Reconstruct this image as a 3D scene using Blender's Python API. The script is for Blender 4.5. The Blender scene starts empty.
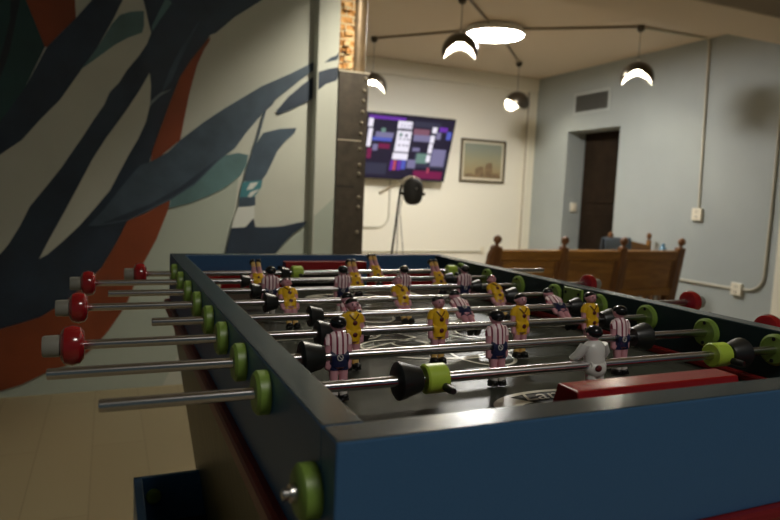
BULB, DISC, AMB, EXPO, NEARA, NEARC = 160., 64., .030, .85, 850., 13.5
import bpy, bmesh, math, random
from mathutils import Vector, Matrix
from mathutils.geometry import tessellate_polygon
random.seed(7)
C = bpy.context.scene.collection
PI = math.pi
ZT = 0.90            # table rim height
ZR = 0.8734          # rod axis height
ZF = 0.818           # playing surface height
TW, TL, TT = 0.76, 1.29, 0.033   # table width, length, wall thickness

# ------------------------------------------------------------------ materials
def new_mat(name):
    m = bpy.data.materials.new(name); m.use_nodes = True
    nt = m.node_tree
    return m, nt, nt.nodes['Principled BSDF']
def mat(name, col, rough=.5, metal=0., spec=.5, bump=0., bscale=200., var=0., vscale=6., coat=0., trans=0.):
    m, nt, b = new_mat(name)
    b.inputs['Base Color'].default_value = (*col, 1)
    b.inputs['Roughness'].default_value = rough
    b.inputs['Metallic'].default_value = metal
    b.inputs['Specular IOR Level'].default_value = spec
    b.inputs['Coat Weight'].default_value = coat
    if trans: b.inputs['Transmission Weight'].default_value = trans
    tc = nt.nodes.new('ShaderNodeTexCoord')
    if bump:
        n = nt.nodes.new('ShaderNodeTexNoise'); n.inputs['Scale'].default_value = bscale
        n.inputs['Detail'].default_value = 3
        bp = nt.nodes.new('ShaderNodeBump'); bp.inputs['Strength'].default_value = bump; bp.inputs['Distance'].default_value = .002
        nt.links.new(tc.outputs['Object'], n.inputs['Vector'])
        nt.links.new(n.outputs['Fac'], bp.inputs['Height']); nt.links.new(bp.outputs['Normal'], b.inputs['Normal'])
    if var:
        n = nt.nodes.new('ShaderNodeTexNoise'); n.inputs['Scale'].default_value = vscale; n.inputs['Detail'].default_value = 4
        r = nt.nodes.new('ShaderNodeValToRGB')
        r.color_ramp.elements[0].position = .3; r.color_ramp.elements[1].position = .7
        r.color_ramp.elements[0].color = (*[c*(1-var) for c in col], 1); r.color_ramp.elements[1].color = (*[min(1, c*(1+var)) for c in col], 1)
        nt.links.new(tc.outputs['Object'], n.inputs['Vector'])
        nt.links.new(n.outputs['Fac'], r.inputs['Fac']); nt.links.new(r.outputs['Color'], b.inputs['Base Color'])
    return m
def emis(name, col, s):
    m, nt, b = new_mat(name)
    b.inputs['Base Color'].default_value = (.01, .01, .01, 1); b.inputs['Specular IOR Level'].default_value = .15
    b.inputs['Emission Color'].default_value = (*col, 1); b.inputs['Emission Strength'].default_value = s
    return m
def wood(name, c1, c2, scale=(1, 12, 12), rough=.4, coat=0.):
    m, nt, b = new_mat(name); b.inputs['Roughness'].default_value = rough; b.inputs['Coat Weight'].default_value = coat
    tc = nt.nodes.new('ShaderNodeTexCoord'); mp = nt.nodes.new('ShaderNodeMapping'); mp.inputs['Scale'].default_value = scale
    n = nt.nodes.new('ShaderNodeTexNoise'); n.inputs['Scale'].default_value = 3; n.inputs['Detail'].default_value = 6; n.inputs['Distortion'].default_value = .6
    r = nt.nodes.new('ShaderNodeValToRGB'); r.color_ramp.elements[0].color = (*c1, 1); r.color_ramp.elements[1].color = (*c2, 1)
    r.color_ramp.elements[0].position = .3; r.color_ramp.elements[1].position = .7
    nt.links.new(tc.outputs['Object'], mp.inputs['Vector']); nt.links.new(mp.outputs['Vector'], n.inputs['Vector'])
    nt.links.new(n.outputs['Fac'], r.inputs['Fac']); nt.links.new(r.outputs['Color'], b.inputs['Base Color'])
    return m
def stripes(name, c1, c2, period, duty=.5, axis='X', rough=.35):
    m, nt, b = new_mat(name); b.inputs['Roughness'].default_value = rough
    tc = nt.nodes.new('ShaderNodeTexCoord'); sp = nt.nodes.new('ShaderNodeSeparateXYZ')
    d = nt.nodes.new('ShaderNodeMath'); d.operation = 'DIVIDE'; d.inputs[1].default_value = period
    a = nt.nodes.new('ShaderNodeMath'); a.operation = 'ADD'; a.inputs[1].default_value = 100.25
    f = nt.nodes.new('ShaderNodeMath'); f.operation = 'FRACT'
    g = nt.nodes.new('ShaderNodeMath'); g.operation = 'GREATER_THAN'; g.inputs[1].default_value = duty
    mx = nt.nodes.new('ShaderNodeMix'); mx.data_type = 'RGBA'
    mx.inputs[6].default_value = (*c1, 1); mx.inputs[7].default_value = (*c2, 1)
    L = nt.links.new
    L(tc.outputs['Object'], sp.inputs[0]); L(sp.outputs[axis], d.inputs[0]); L(d.outputs[0], a.inputs[0]); L(a.outputs[0], f.inputs[0])
    L(f.outputs[0], g.inputs[0]); L(g.outputs[0], mx.inputs[0]); L(mx.outputs[2], b.inputs['Base Color'])
    return m
def brick_mat():
    m, nt, b = new_mat('exposed_brick'); b.inputs['Roughness'].default_value = .85
    tc = nt.nodes.new('ShaderNodeTexCoord'); mp = nt.nodes.new('ShaderNodeMapping')
    mp.inputs['Rotation'].default_value = (PI/2, 0, 0)
    n = nt.nodes.new('ShaderNodeTexNoise'); n.inputs['Scale'].default_value = 22; n.inputs['Detail'].default_value = 6
    r = nt.nodes.new('ShaderNodeValToRGB'); e = r.color_ramp.elements
    e[0].color = (.07, .03, .012, 1); e[0].position = .36; e[1].color = (.85, .58, .28, 1); e[1].position = .66
    x = e.new(.48); x.color = (.62, .28, .07, 1)
    br = nt.nodes.new('ShaderNodeTexBrick'); br.inputs['Scale'].default_value = 6; br.inputs['Mortar Size'].default_value = .03
    br.inputs['Mortar'].default_value = (.62, .5, .3, 1)
    bp = nt.nodes.new('ShaderNodeBump'); bp.inputs['Strength'].default_value = .9; bp.inputs['Distance'].default_value = .012
    L = nt.links.new
    L(tc.outputs['Object'], n.inputs['Vector']); L(tc.outputs['Object'], mp.inputs['Vector']); L(mp.outputs['Vector'], br.inputs['Vector'])
    L(n.outputs['Fac'], r.inputs['Fac']); L(r.outputs['Color'], br.inputs['Color1']); L(r.outputs['Color'], br.inputs['Color2'])
    L(br.outputs['Color'], b.inputs['Base Color']); L(n.outputs['Fac'], bp.inputs['Height']); L(bp.outputs['Normal'], b.inputs['Normal'])
    return m
def floor_mat():
    m, nt, b = new_mat('floor_boards'); b.inputs['Roughness'].default_value = .45
    tc = nt.nodes.new('ShaderNodeTexCoord'); mp = nt.nodes.new('ShaderNodeMapping'); mp.inputs['Rotation'].default_value = (0, 0, PI/2)
    br = nt.nodes.new('ShaderNodeTexBrick'); br.inputs['Scale'].default_value = 1.; br.inputs['Brick Width'].default_value = 1.2
    br.inputs['Row Height'].default_value = .2; br.inputs['Mortar Size'].default_value = .0025
    br.inputs['Color1'].default_value = (.31, .25, .145, 1); br.inputs['Color2'].default_value = (.325, .265, .155, 1); br.inputs['Mortar'].default_value = (.25, .20, .115, 1)
    L = nt.links.new
    L(tc.outputs['Object'], mp.inputs['Vector']); L(mp.outputs['Vector'], br.inputs['Vector']); L(br.outputs['Color'], b.inputs['Base Color'])
    return m
def picture_mat():
    # faded landscape print: pale green sky sinking to tan, speckled ground
    m, nt, b = new_mat('faded_print'); b.inputs['Roughness'].default_value = .3
    tc = nt.nodes.new('ShaderNodeTexCoord'); sp = nt.nodes.new('ShaderNodeSeparateXYZ')
    n = nt.nodes.new('ShaderNodeTexNoise'); n.inputs['Scale'].default_value = 9; n.inputs['Detail'].default_value = 5
    a = nt.nodes.new('ShaderNodeMath'); a.operation = 'MULTIPLY_ADD'; a.inputs[1].default_value = .12
    r = nt.nodes.new('ShaderNodeValToRGB'); e = r.color_ramp.elements
    e[0].position = .06; e[0].color = (.16, .13, .06, 1); e[1].position = .54; e[1].color = (.26, .29, .24, 1)
    for p, c in ((.12, (.2, .15, .08)), (.2, (.34, .27, .15)), (.36, (.33, .31, .2))):
        x = e.new(p); x.color = (*c, 1)
    L = nt.links.new
    L(tc.outputs['Object'], sp.inputs[0]); L(tc.outputs['Object'], n.inputs['Vector'])
    L(n.outputs['Fac'], a.inputs[0]); L(sp.outputs['Z'], a.inputs[2]); L(a.outputs[0], r.inputs['Fac']); L(r.outputs['Color'], b.inputs['Base Color'])
    return m

def rod_mat():
    # drawn steel, finely scratched around the rod
    m, nt, b = new_mat('drawn_steel_rod'); b.inputs['Base Color'].default_value = (.66, .64, .65, 1); b.inputs['Metallic'].default_value = 1
    b.inputs['Roughness'].default_value = .24; b.inputs['Anisotropic'].default_value = .9; b.inputs['Anisotropic Rotation'].default_value = .25
    t = nt.nodes.new('ShaderNodeTangent'); t.direction_type = 'RADIAL'; t.axis = 'X'
    nt.links.new(t.outputs[0], b.inputs['Tangent'])
    return m
M = dict(
 rod=rod_mat(),
 cream=mat('mural_cream', (.59, .60, .52), .7, var=.05, vscale=3),
 greygreen=mat('mural_grey_green', (.45, .50, .43), .7),
 navy=mat('mural_navy', (.018, .032, .056), .6, var=.25, vscale=5),
 ink=mat('mural_ink', (.010, .016, .024), .6),
 slate=mat('mural_slate', (.048, .076, .108), .6, var=.3, vscale=7),
 slatelight=mat('mural_slate_light', (.19, .23, .25), .6),
 darkgreen=mat('mural_dark_green', (.012, .050, .050), .6, var=.2, vscale=4),
 teal=mat('mural_teal', (.10, .19, .20), .6, var=.2, vscale=6),
 turq=mat('mural_turquoise', (.06, .23, .27), .6),
 mwhite=mat('mural_white', (.72, .74, .70), .6),
 rust=mat('mural_rust', (.24, .048, .010), .6, var=.15, vscale=4),
 tvwall=mat('white_wall_paint', (.84, .80, .69), .6, bump=.15, bscale=30),
 bluewall=mat('grey_blue_wall_paint', (.355, .385, .378), .55, bump=.15, bscale=25, var=.04, vscale=2),
 ceil=mat('ceiling_paint', (.64, .545, .44), .8),
 trim=mat('cream_trim_paint', (.78, .74, .62), .5),
 floor=floor_mat(), brick=brick_mat(), print=picture_mat(),
 rusty=mat('dark_riveted_steel', (.065, .052, .038), .5, metal=.35, bump=.4, bscale=60, var=.25, vscale=25),
 post=mat('brown_painted_steel', (.17, .115, .06), .4, metal=.3, var=.3, vscale=12),
 rivet=mat('worn_rivet_steel', (.62, .54, .42), .3, metal=.7),
 pale=mat('pale_weld_line', (.55, .48, .36), .5),
 seam=mat('dark_seam', (.01, .009, .008), .7),
 blue=mat('blue_hammered_paint', (.046, .125, .255), .34, spec=.3, bump=.10, bscale=420),
 rim=mat('grey_blue_hammered_rim', (.026, .038, .044), .17, spec=.16, bump=.045, bscale=480),
 field=mat('dark_glossy_playing_surface', (.042, .045, .036), .26, spec=.03, bump=.02, bscale=300, var=.2, vscale=14),
 line=mat('pale_field_line', (.58, .55, .44), .3),
 red=mat('red_gloss_paint', (.24, .008, .008), .22, spec=.3, bump=.015, bscale=500),
 moulding=mat('dark_red_moulding', (.17, .008, .008), .35),
 cabinet=wood('olive_brown_cabinet_wood', (.10, .075, .025), (.17, .125, .045), (18, 18, 1), .4),
 black=mat('black_rubber', (.012, .013, .013), .38),
 lime=mat('lime_green_plastic', (.42, .58, .06), .35),
 limedark=mat('lime_green_bushing_plastic', (.19, .30, .05), .4),
 hole=mat('dark_screw_hole', (.006, .006, .005), .8),
 chrome=mat('chromed_steel', (.84, .82, .82), .10, metal=1.),
 bolt=mat('zinc_bolt', (.62, .6, .58), .3, metal=1.),
 handle=mat('red_glossy_handle', (.30, .009, .012), .16, coat=.5),
 ferrule=mat('grey_white_ferrule', (.27, .26, .22), .35),
 skin=mat('figure_skin_paint', (.62, .30, .34), .32),
 hair=mat('figure_black_hair', (.008, .008, .010), .22),
 yellow=mat('figure_yellow_shirt', (.80, .47, .015), .32),
 yemb=mat('figure_dark_red_emblem', (.10, .012, .014), .4),
 stripe=stripes('figure_red_white_stripes', (.90, .70, .72), (.22, .02, .055), .0070, .64),
 shorts=mat('figure_navy_shorts', (.014, .020, .065), .3),
 white=mat('figure_white_shirt', (.66, .66, .62), .32),
 ysock=mat('figure_yellow_socks', (.78, .50, .16), .4),
 inwall=mat('dark_teal_inner_wall', (.012, .030, .032), .45, spec=.3),  # inner faces of the side walls, darker teal than the outer blue
 sock=mat('figure_pale_socks', (.62, .58, .54), .4),
 shoe=mat('figure_black_shoes', (.007, .007, .007), .3),
 eye=mat('figure_eye_paint', (.02, .02, .03), .4),
 lip=mat('figure_lip_paint', (.35, .06, .09), .4),
 bench=wood('bench_honey_wood', (.19, .078, .012), (.33, .148, .024), (1.2, 8, 8), .35),
 benchdark=wood('bench_dark_wood', (.10, .036, .009), (.20, .08, .02), (8, 8, 1.2), .38),
 shade=mat('brushed_dark_bronze', (.10, .085, .065), .28, metal=.85),
 inner=mat('white_shade_lining', (.86, .84, .76), .6),
 cord=mat('grey_cord', (.20, .19, .17), .5),
 bulb=emis('warm_bulb', (1., .92, .74), BULB),
 bulb_near=emis('added_pendant_bulb', (1., .93, .78), NEARA), bulb_dim=emis('warm_bulb_dim', (1., .95, .84), NEARC),
 disc_near=emis('added_lamp_diffuser', (1., .96, .88), NEARC),
 disc=emis('cool_white_diffuser', (1., .98, .93), DISC),
 lampwhite=mat('white_lamp_housing', (.80, .80, .74), .4),
 conduit=mat('grey_white_conduit', (.52, .49, .40), .4),
 condark=mat('brown_grey_conduit', (.27, .23, .18), .45),
 plate=mat('ivory_plastic_plate', (.78, .72, .58), .35),
 slot=mat('outlet_slot', (.05, .045, .04), .6),
 tvblack=mat('tv_black_frame', (.008, .008, .009), .25),
 picframe=wood('dark_picture_frame', (.05, .035, .015), (.10, .07, .03), (6, 6, 6), .35),
 mount=mat('cream_picture_mount', (.70, .64, .50), .6),
 ruin=mat('brown_printed_ruin', (.20, .135, .075), .5, var=.35, vscale=14),
 door=mat('dark_brown_door', (.016, .010, .006), .8, spec=.08, var=.3),
 vent=mat('grey_vent_metal', (.13, .13, .12), .5, metal=.2),
 ventframe=mat('vent_frame_paint', (.44, .47, .46), .5),
 dark=mat('dark_void', (.012, .012, .011), .8),
 micblack=mat('black_microphone_foam', (.014, .013, .012), .75, bump=.4, bscale=260),
 micsteel=mat('brass_grey_steel', (.62, .55, .42), .35, metal=.5),
 cushion=mat('slate_blue_upholstery', (.075, .095, .12), .8),
 bottle=mat('blue_plastic_bottle', (.12, .26, .38), .25),
 ball=mat('cream_ball', (.80, .72, .52), .35),
)
SCR = dict(
 back=emis('screen_dark', (.012, .008, .030), .5), white=emis('screen_white', (.80, .76, .86), .62), lav=emis('screen_lavender', (.22, .20, .36), .5),
 pink=emis('screen_pink', (.24, .10, .15), .5), magenta=emis('screen_magenta', (.20, .008, .07), .5), purple=emis('screen_purple', (.16, .03, .42), .5),
 red=emis('screen_red', (.55, .08, .14), .5), blue=emis('screen_blue', (.09, .12, .55), .5), green=emis('screen_green', (.16, .28, .24), .5),
 grey=emis('screen_grey', (.035, .035, .07), .5), ink=emis('screen_ink', (.05, .05, .10), .5))

# ------------------------------------------------------------------ mesh helpers
class MB:
    def __init__(self): self.bm = bmesh.new(); self.mats = []
    def mi(self, m):
        if m not in self.mats: self.mats.append(m)
        return self.mats.index(m)
    def _new(self, verts, m, smooth):
        i = self.mi(m)
        for f in {f for v in verts for f in v.link_faces}: f.material_index = i; f.smooth = smooth
    def box(self, lo, hi, m, bevel=0., seg=2, rot=None, piv=None):
        cx = [(a+b)/2 for a, b in zip(lo, hi)]; s = [abs(b-a) for a, b in zip(lo, hi)]
        r = bmesh.ops.create_cube(self.bm, size=1)
        vs = r['verts']
        bmesh.ops.scale(self.bm, vec=s, verts=vs)
        if bevel:
            es = list({e for v in vs for e in v.link_edges})
            r2 = bmesh.ops.bevel(self.bm, geom=es, offset=bevel, segments=seg, affect='EDGES', profile=.5)
            vs = list({v for f in r2['faces'] for v in f.verts} | {v for v in vs if v.is_valid})
        bmesh.ops.translate(self.bm, vec=cx, verts=vs)
        if rot is not None:
            bmesh.ops.rotate(self.bm, cent=piv or cx, matrix=rot, verts=vs)
        self._new(vs, m, False)
        return vs
    def rings(self, rings, m, n=16, cap=True, smooth=True):
        # rings: list of (centre Vector, u Vector, v Vector): ellipses swept into a tube
        R = []
        for c, u, v in rings:
            R.append([self.bm.verts.new(c + u*math.cos(2*PI*k/n) + v*math.sin(2*PI*k/n)) for k in range(n)])
        i = self.mi(m)
        for a, b in zip(R, R[1:]):
            for k in range(n):
                f = self.bm.faces.new((a[k], a[(k+1) % n], b[(k+1) % n], b[k])); f.material_index = i; f.smooth = smooth
        if cap:
            for ring in (list(reversed(R[0])), R[-1]):
                f = self.bm.faces.new(ring); f.material_index = i
        return R
    def tube(self, pts, r, m, n=10, smooth=True):
        pts = [Vector(p) for p in pts]
        rr = r if isinstance(r, (list, tuple)) else [r]*len(pts)
        out = []; u = None
        for i, p in enumerate(pts):
            d = (pts[min(i+1, len(pts)-1)] - pts[max(i-1, 0)]).normalized()
            if u is None:
                u = d.cross(Vector((0, 0, 1)))
                if u.length < .05: u = d.cross(Vector((0, 1, 0)))
            u = (u - d*u.dot(d)).normalized(); v = d.cross(u)
            out.append((p, u*rr[i], v*rr[i]))
        return self.rings(out, m, n, smooth=smooth)
    def lathe(self, prof, m, axis='Z', org=(0, 0, 0), n=24, smooth=True, cap=True):
        # prof: list of (distance along axis, radius)
        o = Vector(org); A = {'X': Vector((1, 0, 0)), 'Y': Vector((0, 1, 0)), 'Z': Vector((0, 0, 1))}[axis]
        U = {'X': Vector((0, 1, 0)), 'Y': Vector((0, 0, 1)), 'Z': Vector((1, 0, 0))}[axis]; V = A.cross(U)
        return self.rings([(o + A*t, U*max(r, 1e-5), V*max(r, 1e-5)) for t, r in prof], m, n, cap, smooth)
    def ell(self, c, r, m, seg=16, ring=10, smooth=True):
        r_ = bmesh.ops.create_uvsphere(self.bm, u_segments=seg, v_segments=ring, radius=1)
        bmesh.ops.scale(self.bm, vec=r, verts=r_['verts']); bmesh.ops.translate(self.bm, vec=c, verts=r_['verts'])
        self._new(r_['verts'], m, smooth); return r_['verts']
    def poly(self, pts, m, flip=False):
        vs = [self.bm.verts.new(p) for p in pts]
        f = self.bm.faces.new(vs if not flip else list(reversed(vs))); f.material_index = self.mi(m); return f
    def prism(self, pts, vec, m, smooth=False):
        vs = [self.bm.verts.new(p) for p in pts]; v = Vector(vec)
        ws = [self.bm.verts.new(Vector(p)+v) for p in pts]; i = self.mi(m); n = len(vs); fs = []
        fs.append(self.bm.faces.new(list(reversed(vs)))); fs.append(self.bm.faces.new(ws))
        for k in range(n): fs.append(self.bm.faces.new((vs[k], vs[(k+1) % n], ws[(k+1) % n], ws[k])))
        for f in fs: f.material_index = i; f.smooth = smooth
        return vs + ws
    def build(self, name, parent=None, normals=True):
        if normals: bmesh.ops.recalc_face_normals(self.bm, faces=self.bm.faces)
        for e in self.bm.edges:
            if len(e.link_faces) == 2 and e.calc_face_angle(0.) > .65: e.smooth = False
        me = bpy.data.meshes.new(name); self.bm.to_mesh(me); self.bm.free()
        for m in self.mats: me.materials.append(m)
        o = bpy.data.objects.new(name, me); C.objects.link(o)
        if parent is not None: o.parent = parent
        return o
def empty(name, loc, label, cat, group=None):
    o = bpy.data.objects.new(name, None); C.objects.link(o); o.location = loc; o.empty_display_size = .05
    tag(o, label, cat, group); return o
def tag(o, label, cat, group=None):
    o['label'] = label; o['category'] = cat
    if group: o['group'] = group
    return o
def struct(o): o['kind'] = 'structure'; return o
def copy_tree(o, parent=None):
    c = o.copy(); C.objects.link(c)
    if parent is not None: c.parent = parent
    for ch in o.children: copy_tree(ch, c)
    return c
def arc(c, r, a0, a1, n, plane='YZ'):
    out = []
    for k in range(n+1):
        a = a0 + (a1-a0)*k/n; p = (r*math.cos(a), r*math.sin(a))
        if plane == 'YZ': out.append((c[0], c[1]+p[0], c[2]+p[1]))
        elif plane == 'XZ': out.append((c[0]+p[0], c[1], c[2]+p[1]))
        else: out.append((c[0]+p[0], c[1]+p[1], c[2]))
    return out
M_navyL = [(-0.767,1.236),(-0.785,0.32),(-0.621,0.342),(-0.449,0.395),(-0.36,0.452),(-0.279,0.521),(-0.169,0.642),(-0.094,0.781),(-0.051,0.879),(0.057,1.194),(0.095,1.324),(0.157,1.507),(0.2,1.627),(0.254,1.719),(0.318,1.803),(0.348,1.857),(0.378,1.872),(0.474,1.967),(0.615,2.075),(0.764,2.203),(0.817,2.317),(0.147,2.197),(-0.353,1.457)]
M_darkgreen = [(-0.75,2.038),(-0.486,2.085),(-0.488,1.904),(-0.415,1.699),(-0.501,1.499),(-0.606,1.331),(-0.77,1.075)]
M_darkstripe = [(-0.546,2.074),(-0.506,2.081),(-0.516,1.9),(-0.56,1.667),(-0.603,1.525),(-0.685,1.38),(-0.684,1.471),(-0.601,1.616),(-0.558,1.803)]
M_rustwedge = [(-0.49,2.084),(-0.262,2.125),(-0.285,1.936),(-0.281,1.852),(-0.351,1.768),(-0.406,1.7),(-0.415,1.699),(-0.492,1.904)]
M_band1 = [(-0.063,2.16),(0.006,2.172),(-0.072,1.969),(-0.122,1.856),(-0.189,1.723),(-0.265,1.6),(-0.353,1.457),(-0.439,1.355),(-0.516,1.254),(-0.608,1.178),(-0.77,1.052),(-0.768,1.144),(-0.606,1.331),(-0.501,1.499),(-0.406,1.7),(-0.281,1.852),(-0.211,1.947)]
M_creamstripe = [(0.006,2.172),(0.021,1.983),(0.035,1.932),(0.049,1.866),(0.059,1.828),(0.04,1.772),(0.003,1.709),(-0.053,1.633),(-0.09,1.566),(-0.131,1.518),(-0.158,1.452),(-0.199,1.385),(-0.258,1.283),(-0.311,1.196),(-0.347,1.136),(-0.417,1.036),(-0.486,0.941),(-0.53,0.843),(-0.581,0.751),(-0.615,0.707),(-0.78,0.56),(-0.77,1.052),(-0.608,1.178),(-0.516,1.254),(-0.439,1.355),(-0.353,1.457),(-0.265,1.6),(-0.189,1.723),(-0.122,1.856),(-0.072,1.969)]
M_tealpatch = [(-0.122,1.847),(-0.085,1.895),(-0.04,1.916),(0.025,1.931),(0.026,1.858),(0.017,1.823),(-0.048,1.79),(-0.108,1.748),(-0.176,1.687),(-0.238,1.631),(-0.265,1.609),(-0.22,1.672),(-0.189,1.723)]
M_crescent = [(0.053,1.631),(0.06,1.572),(0.056,1.472),(0.037,1.385),(-0.0,1.297),(-0.047,1.208),(-0.131,1.033),(-0.2,0.94),(-0.268,0.854),(-0.349,0.768),(-0.411,0.708),(-0.45,0.683),(-0.402,0.787),(-0.335,0.921),(-0.277,1.042),(-0.213,1.178),(-0.149,1.291),(-0.094,1.374),(-0.048,1.447),(0.008,1.542)]
M_lightstrip = [(0.129,2.01),(0.158,1.99),(0.101,1.898),(0.064,1.834),(0.063,1.863),(0.091,1.926)]
M_streak = [(0.162,1.562),(0.104,1.521),(0.056,1.467),(0.056,1.487),(0.104,1.536)]
M_slateband = [(0.296,1.926),(0.248,1.819),(0.2,1.713),(0.161,1.608),(0.104,1.521),(0.151,1.657),(0.199,1.763)]
M_rustmid = [(0.348,1.852),(0.346,1.827),(0.318,1.778),(0.284,1.697),(0.267,1.629),(0.246,1.541),(0.222,1.411),(0.204,1.306),(0.058,1.169),(0.067,1.236),(0.095,1.324),(0.157,1.507),(0.2,1.627),(0.254,1.719),(0.318,1.808)]
M_rustlow = [(-0.051,0.879),(0.049,0.928),(0.157,0.999),(0.147,0.941),(0.089,0.783),(0.026,0.657),(-0.055,0.443),(-0.141,0.31),(-0.202,0.235),(-0.258,0.186),(-0.345,0.14),(-0.43,0.11),(-0.531,0.061),(-0.625,0.034),(-0.792,-0.006),(-0.785,0.32),(-0.621,0.342),(-0.449,0.395),(-0.36,0.452),(-0.279,0.521),(-0.169,0.642),(-0.094,0.781)]
M_leaf = [(1.049,1.842),(0.935,1.801),(0.778,1.707),(0.625,1.626),(0.431,1.491),(0.323,1.409),(0.204,1.306),(0.145,1.241),(0.067,1.19),(0.01,1.166),(-0.061,1.077),(-0.154,0.942),(-0.232,0.849),(-0.177,0.851),(-0.051,0.879),(0.039,0.927),(0.157,0.993),(0.277,1.077),(0.404,1.215),(0.487,1.284),(0.539,1.363),(0.602,1.443),(0.639,1.489),(0.682,1.53),(0.698,1.559),(0.753,1.607),(0.835,1.681),(0.948,1.77)]
M_leafshade = [(0.404,1.226),(0.276,1.087),(0.157,1.004),(0.039,0.938),(-0.051,0.889),(-0.177,0.861),(-0.061,0.914),(0.059,0.969),(0.206,1.063),(0.332,1.169)]
M_tealunder = [(0.424,1.238),(0.503,1.259),(0.557,1.252),(0.548,1.192),(0.516,1.136),(0.443,1.074),(0.36,1.027),(0.257,0.981),(0.152,0.951),(0.157,0.993),(0.277,1.077),(0.358,1.17)]
M_leaf2 = [(1.051,1.771),(0.96,1.749),(0.848,1.655),(0.77,1.582),(0.705,1.5),(0.711,1.479),(0.783,1.513),(0.868,1.559),(0.942,1.61),(0.957,1.661),(1.054,1.704)]
M_stemline = [(0.649,1.554),(0.629,1.466),(0.594,1.335),(0.573,1.269),(0.584,1.27),(0.615,1.363),(0.64,1.462),(0.66,1.544)]
M_leaf3 = [(0.636,1.376),(0.73,1.405),(0.82,1.417),(0.81,1.389),(0.76,1.341),(0.716,1.284),(0.69,1.222),(0.658,1.154),(0.631,1.115),(0.571,1.106),(0.533,1.11),(0.548,1.181),(0.584,1.291)]
M_turq = [(0.528,1.104),(0.637,1.12),(0.632,1.082),(0.595,1.026),(0.513,1.022)]
M_turqwhite = [(0.571,1.101),(0.615,1.108),(0.572,1.052),(0.621,1.07),(0.578,1.025),(0.557,1.024),(0.583,1.069),(0.55,1.062)]
M_slatebit = [(0.513,1.022),(0.6,1.026),(0.601,0.982),(0.563,0.97),(0.509,0.968)]
M_whitebit = [(0.509,0.968),(0.596,0.976),(0.597,0.905),(0.549,0.86),(0.473,0.853),(0.488,0.913)]
M_leaf4 = [(0.473,0.853),(0.549,0.86),(0.592,0.91),(0.604,0.861),(0.676,0.862),(0.755,0.869),(0.836,0.888),(0.894,0.901),(0.877,0.872),(0.82,0.831),(0.764,0.774),(0.708,0.7),(0.628,0.52),(0.511,0.297),(0.347,0.059),(0.365,0.293),(0.404,0.54),(0.449,0.743)]
M_greengrey = [(0.157,0.952),(0.308,0.999),(0.422,1.057),(0.506,1.125),(0.497,1.006),(0.473,0.853),(0.449,0.743),(0.429,0.623),(0.114,-0.023),(-0.179,-0.03),(-0.792,-0.021),(-0.43,0.11),(-0.258,0.186),(-0.141,0.31),(-0.055,0.443),(0.026,0.657),(0.089,0.783)]
M_greengrey2 = [(0.894,0.895),(0.917,0.896),(0.92,0.619),(0.682,0.621),(0.708,0.7),(0.764,0.774),(0.82,0.831)]
M_pierleaf = [(0.946,1.773),(0.979,1.803),(1.019,1.824),(1.065,1.846),(1.066,1.814),(1.02,1.797)]
M_pierleaf2 = [(0.913,1.721),(0.97,1.743),(1.068,1.76),(1.07,1.7),(1.018,1.686),(0.961,1.661),(0.916,1.624)]
M_piergrey = [(0.898,0.933),(0.961,0.974),(1.065,1.039),(1.081,0.628),(0.844,0.63)]
# ------------------------------------------------------------------ the room
YM, YP = 3.17, 3.09          # mural wall plane, pier front plane
b = MB(); b.box((-3.2, -2.6, -.08), (7.2, 7.7, 0), M['floor']); struct(b.build('floor'))
b = MB(); b.box((-3.2, -2.6, 2.8), (7.2, 7.7, 2.9), M['ceil']); struct(b.build('ceiling'))
# white wall with the television
b = MB(); b.box((.5, 7.5, 0), (5.5, 7.7, 2.8), M['tvwall']); struct(b.build('wall_back'))
# grey-blue wall with a deep door opening
b = MB()
b.box((5.5, -2.6, 0), (5.95, 5.74, 2.8), M['bluewall']); b.box((5.5, 6.71, 0), (5.95, 7.7, 2.8), M['bluewall'])
b.box((5.5, 5.74, 2.012), (5.95, 6.71, 2.8), M['bluewall']); struct(b.build('wall_right'))
b = MB(); b.box((5.80, 5.74, 0), (5.84, 6.71, 2.012), M['door']); 
for z0, z1 in ((.15, .95), (1.08, 1.88)):
    b.box((5.785, 5.86, z0), (5.80, 6.59, z1), M['door'], .006)
d = struct(b.build('door_1'))
b = MB(); b.lathe([(-.05, .0), (-.048, .022), (-.02, .024), (-.012, .01), (0, .01)], M['bolt'], 'X', (5.80, 5.84, 1.0)); b.build('door_knob', d)
# mural wall: painted swooshes lie on the plaster
b = MB(); b.box((-3.2, YM, 0), (.98, YM+.2, 2.8), M['cream'])
LAY = [('greengrey','greygreen'),('greengrey2','greygreen'),('navyL','navy'),('slateband','slate'),('darkgreen','darkgreen'),('darkstripe','ink'),('rustwedge','rust'),('band1','navy'),('creamstripe','cream'),('tealpatch','teal'),
       ('crescent','cream'),('lightstrip','teal'),('streak','slatelight'),('rustmid','rust'),('rustlow','rust'),('tealunder','teal'),('leaf','slate'),('leafshade','navy'),('leaf2','navy'),('stemline','slate'),
       ('leaf3','slate'),('turq','turq'),('turqwhite','mwhite'),('slatebit','slate'),('whitebit','mwhite'),('leaf4','navy')]
def paint(b, pts, y, m, k):
    vs = [b.bm.verts.new((x, y - .0005*(k+1), z)) for x, z in pts]; i = b.mi(m)
    for tri in tessellate_polygon([[Vector((x, z, 0)) for x, z in pts]]):
        f = b.bm.faces.new([vs[q] for q in tri]); f.material_index = i; f.normal_update()
        if f.normal.y > 0: f.normal_flip()
for k, (nm, mm) in enumerate(LAY): paint(b, globals()['M_'+nm], YM, M[mm], k)
struct(b.build('wall_left', normals=False))
b = MB(); b.box((.908, YP, 0), (1.034, 3.40, 2.8), M['cream'], .008)
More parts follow.
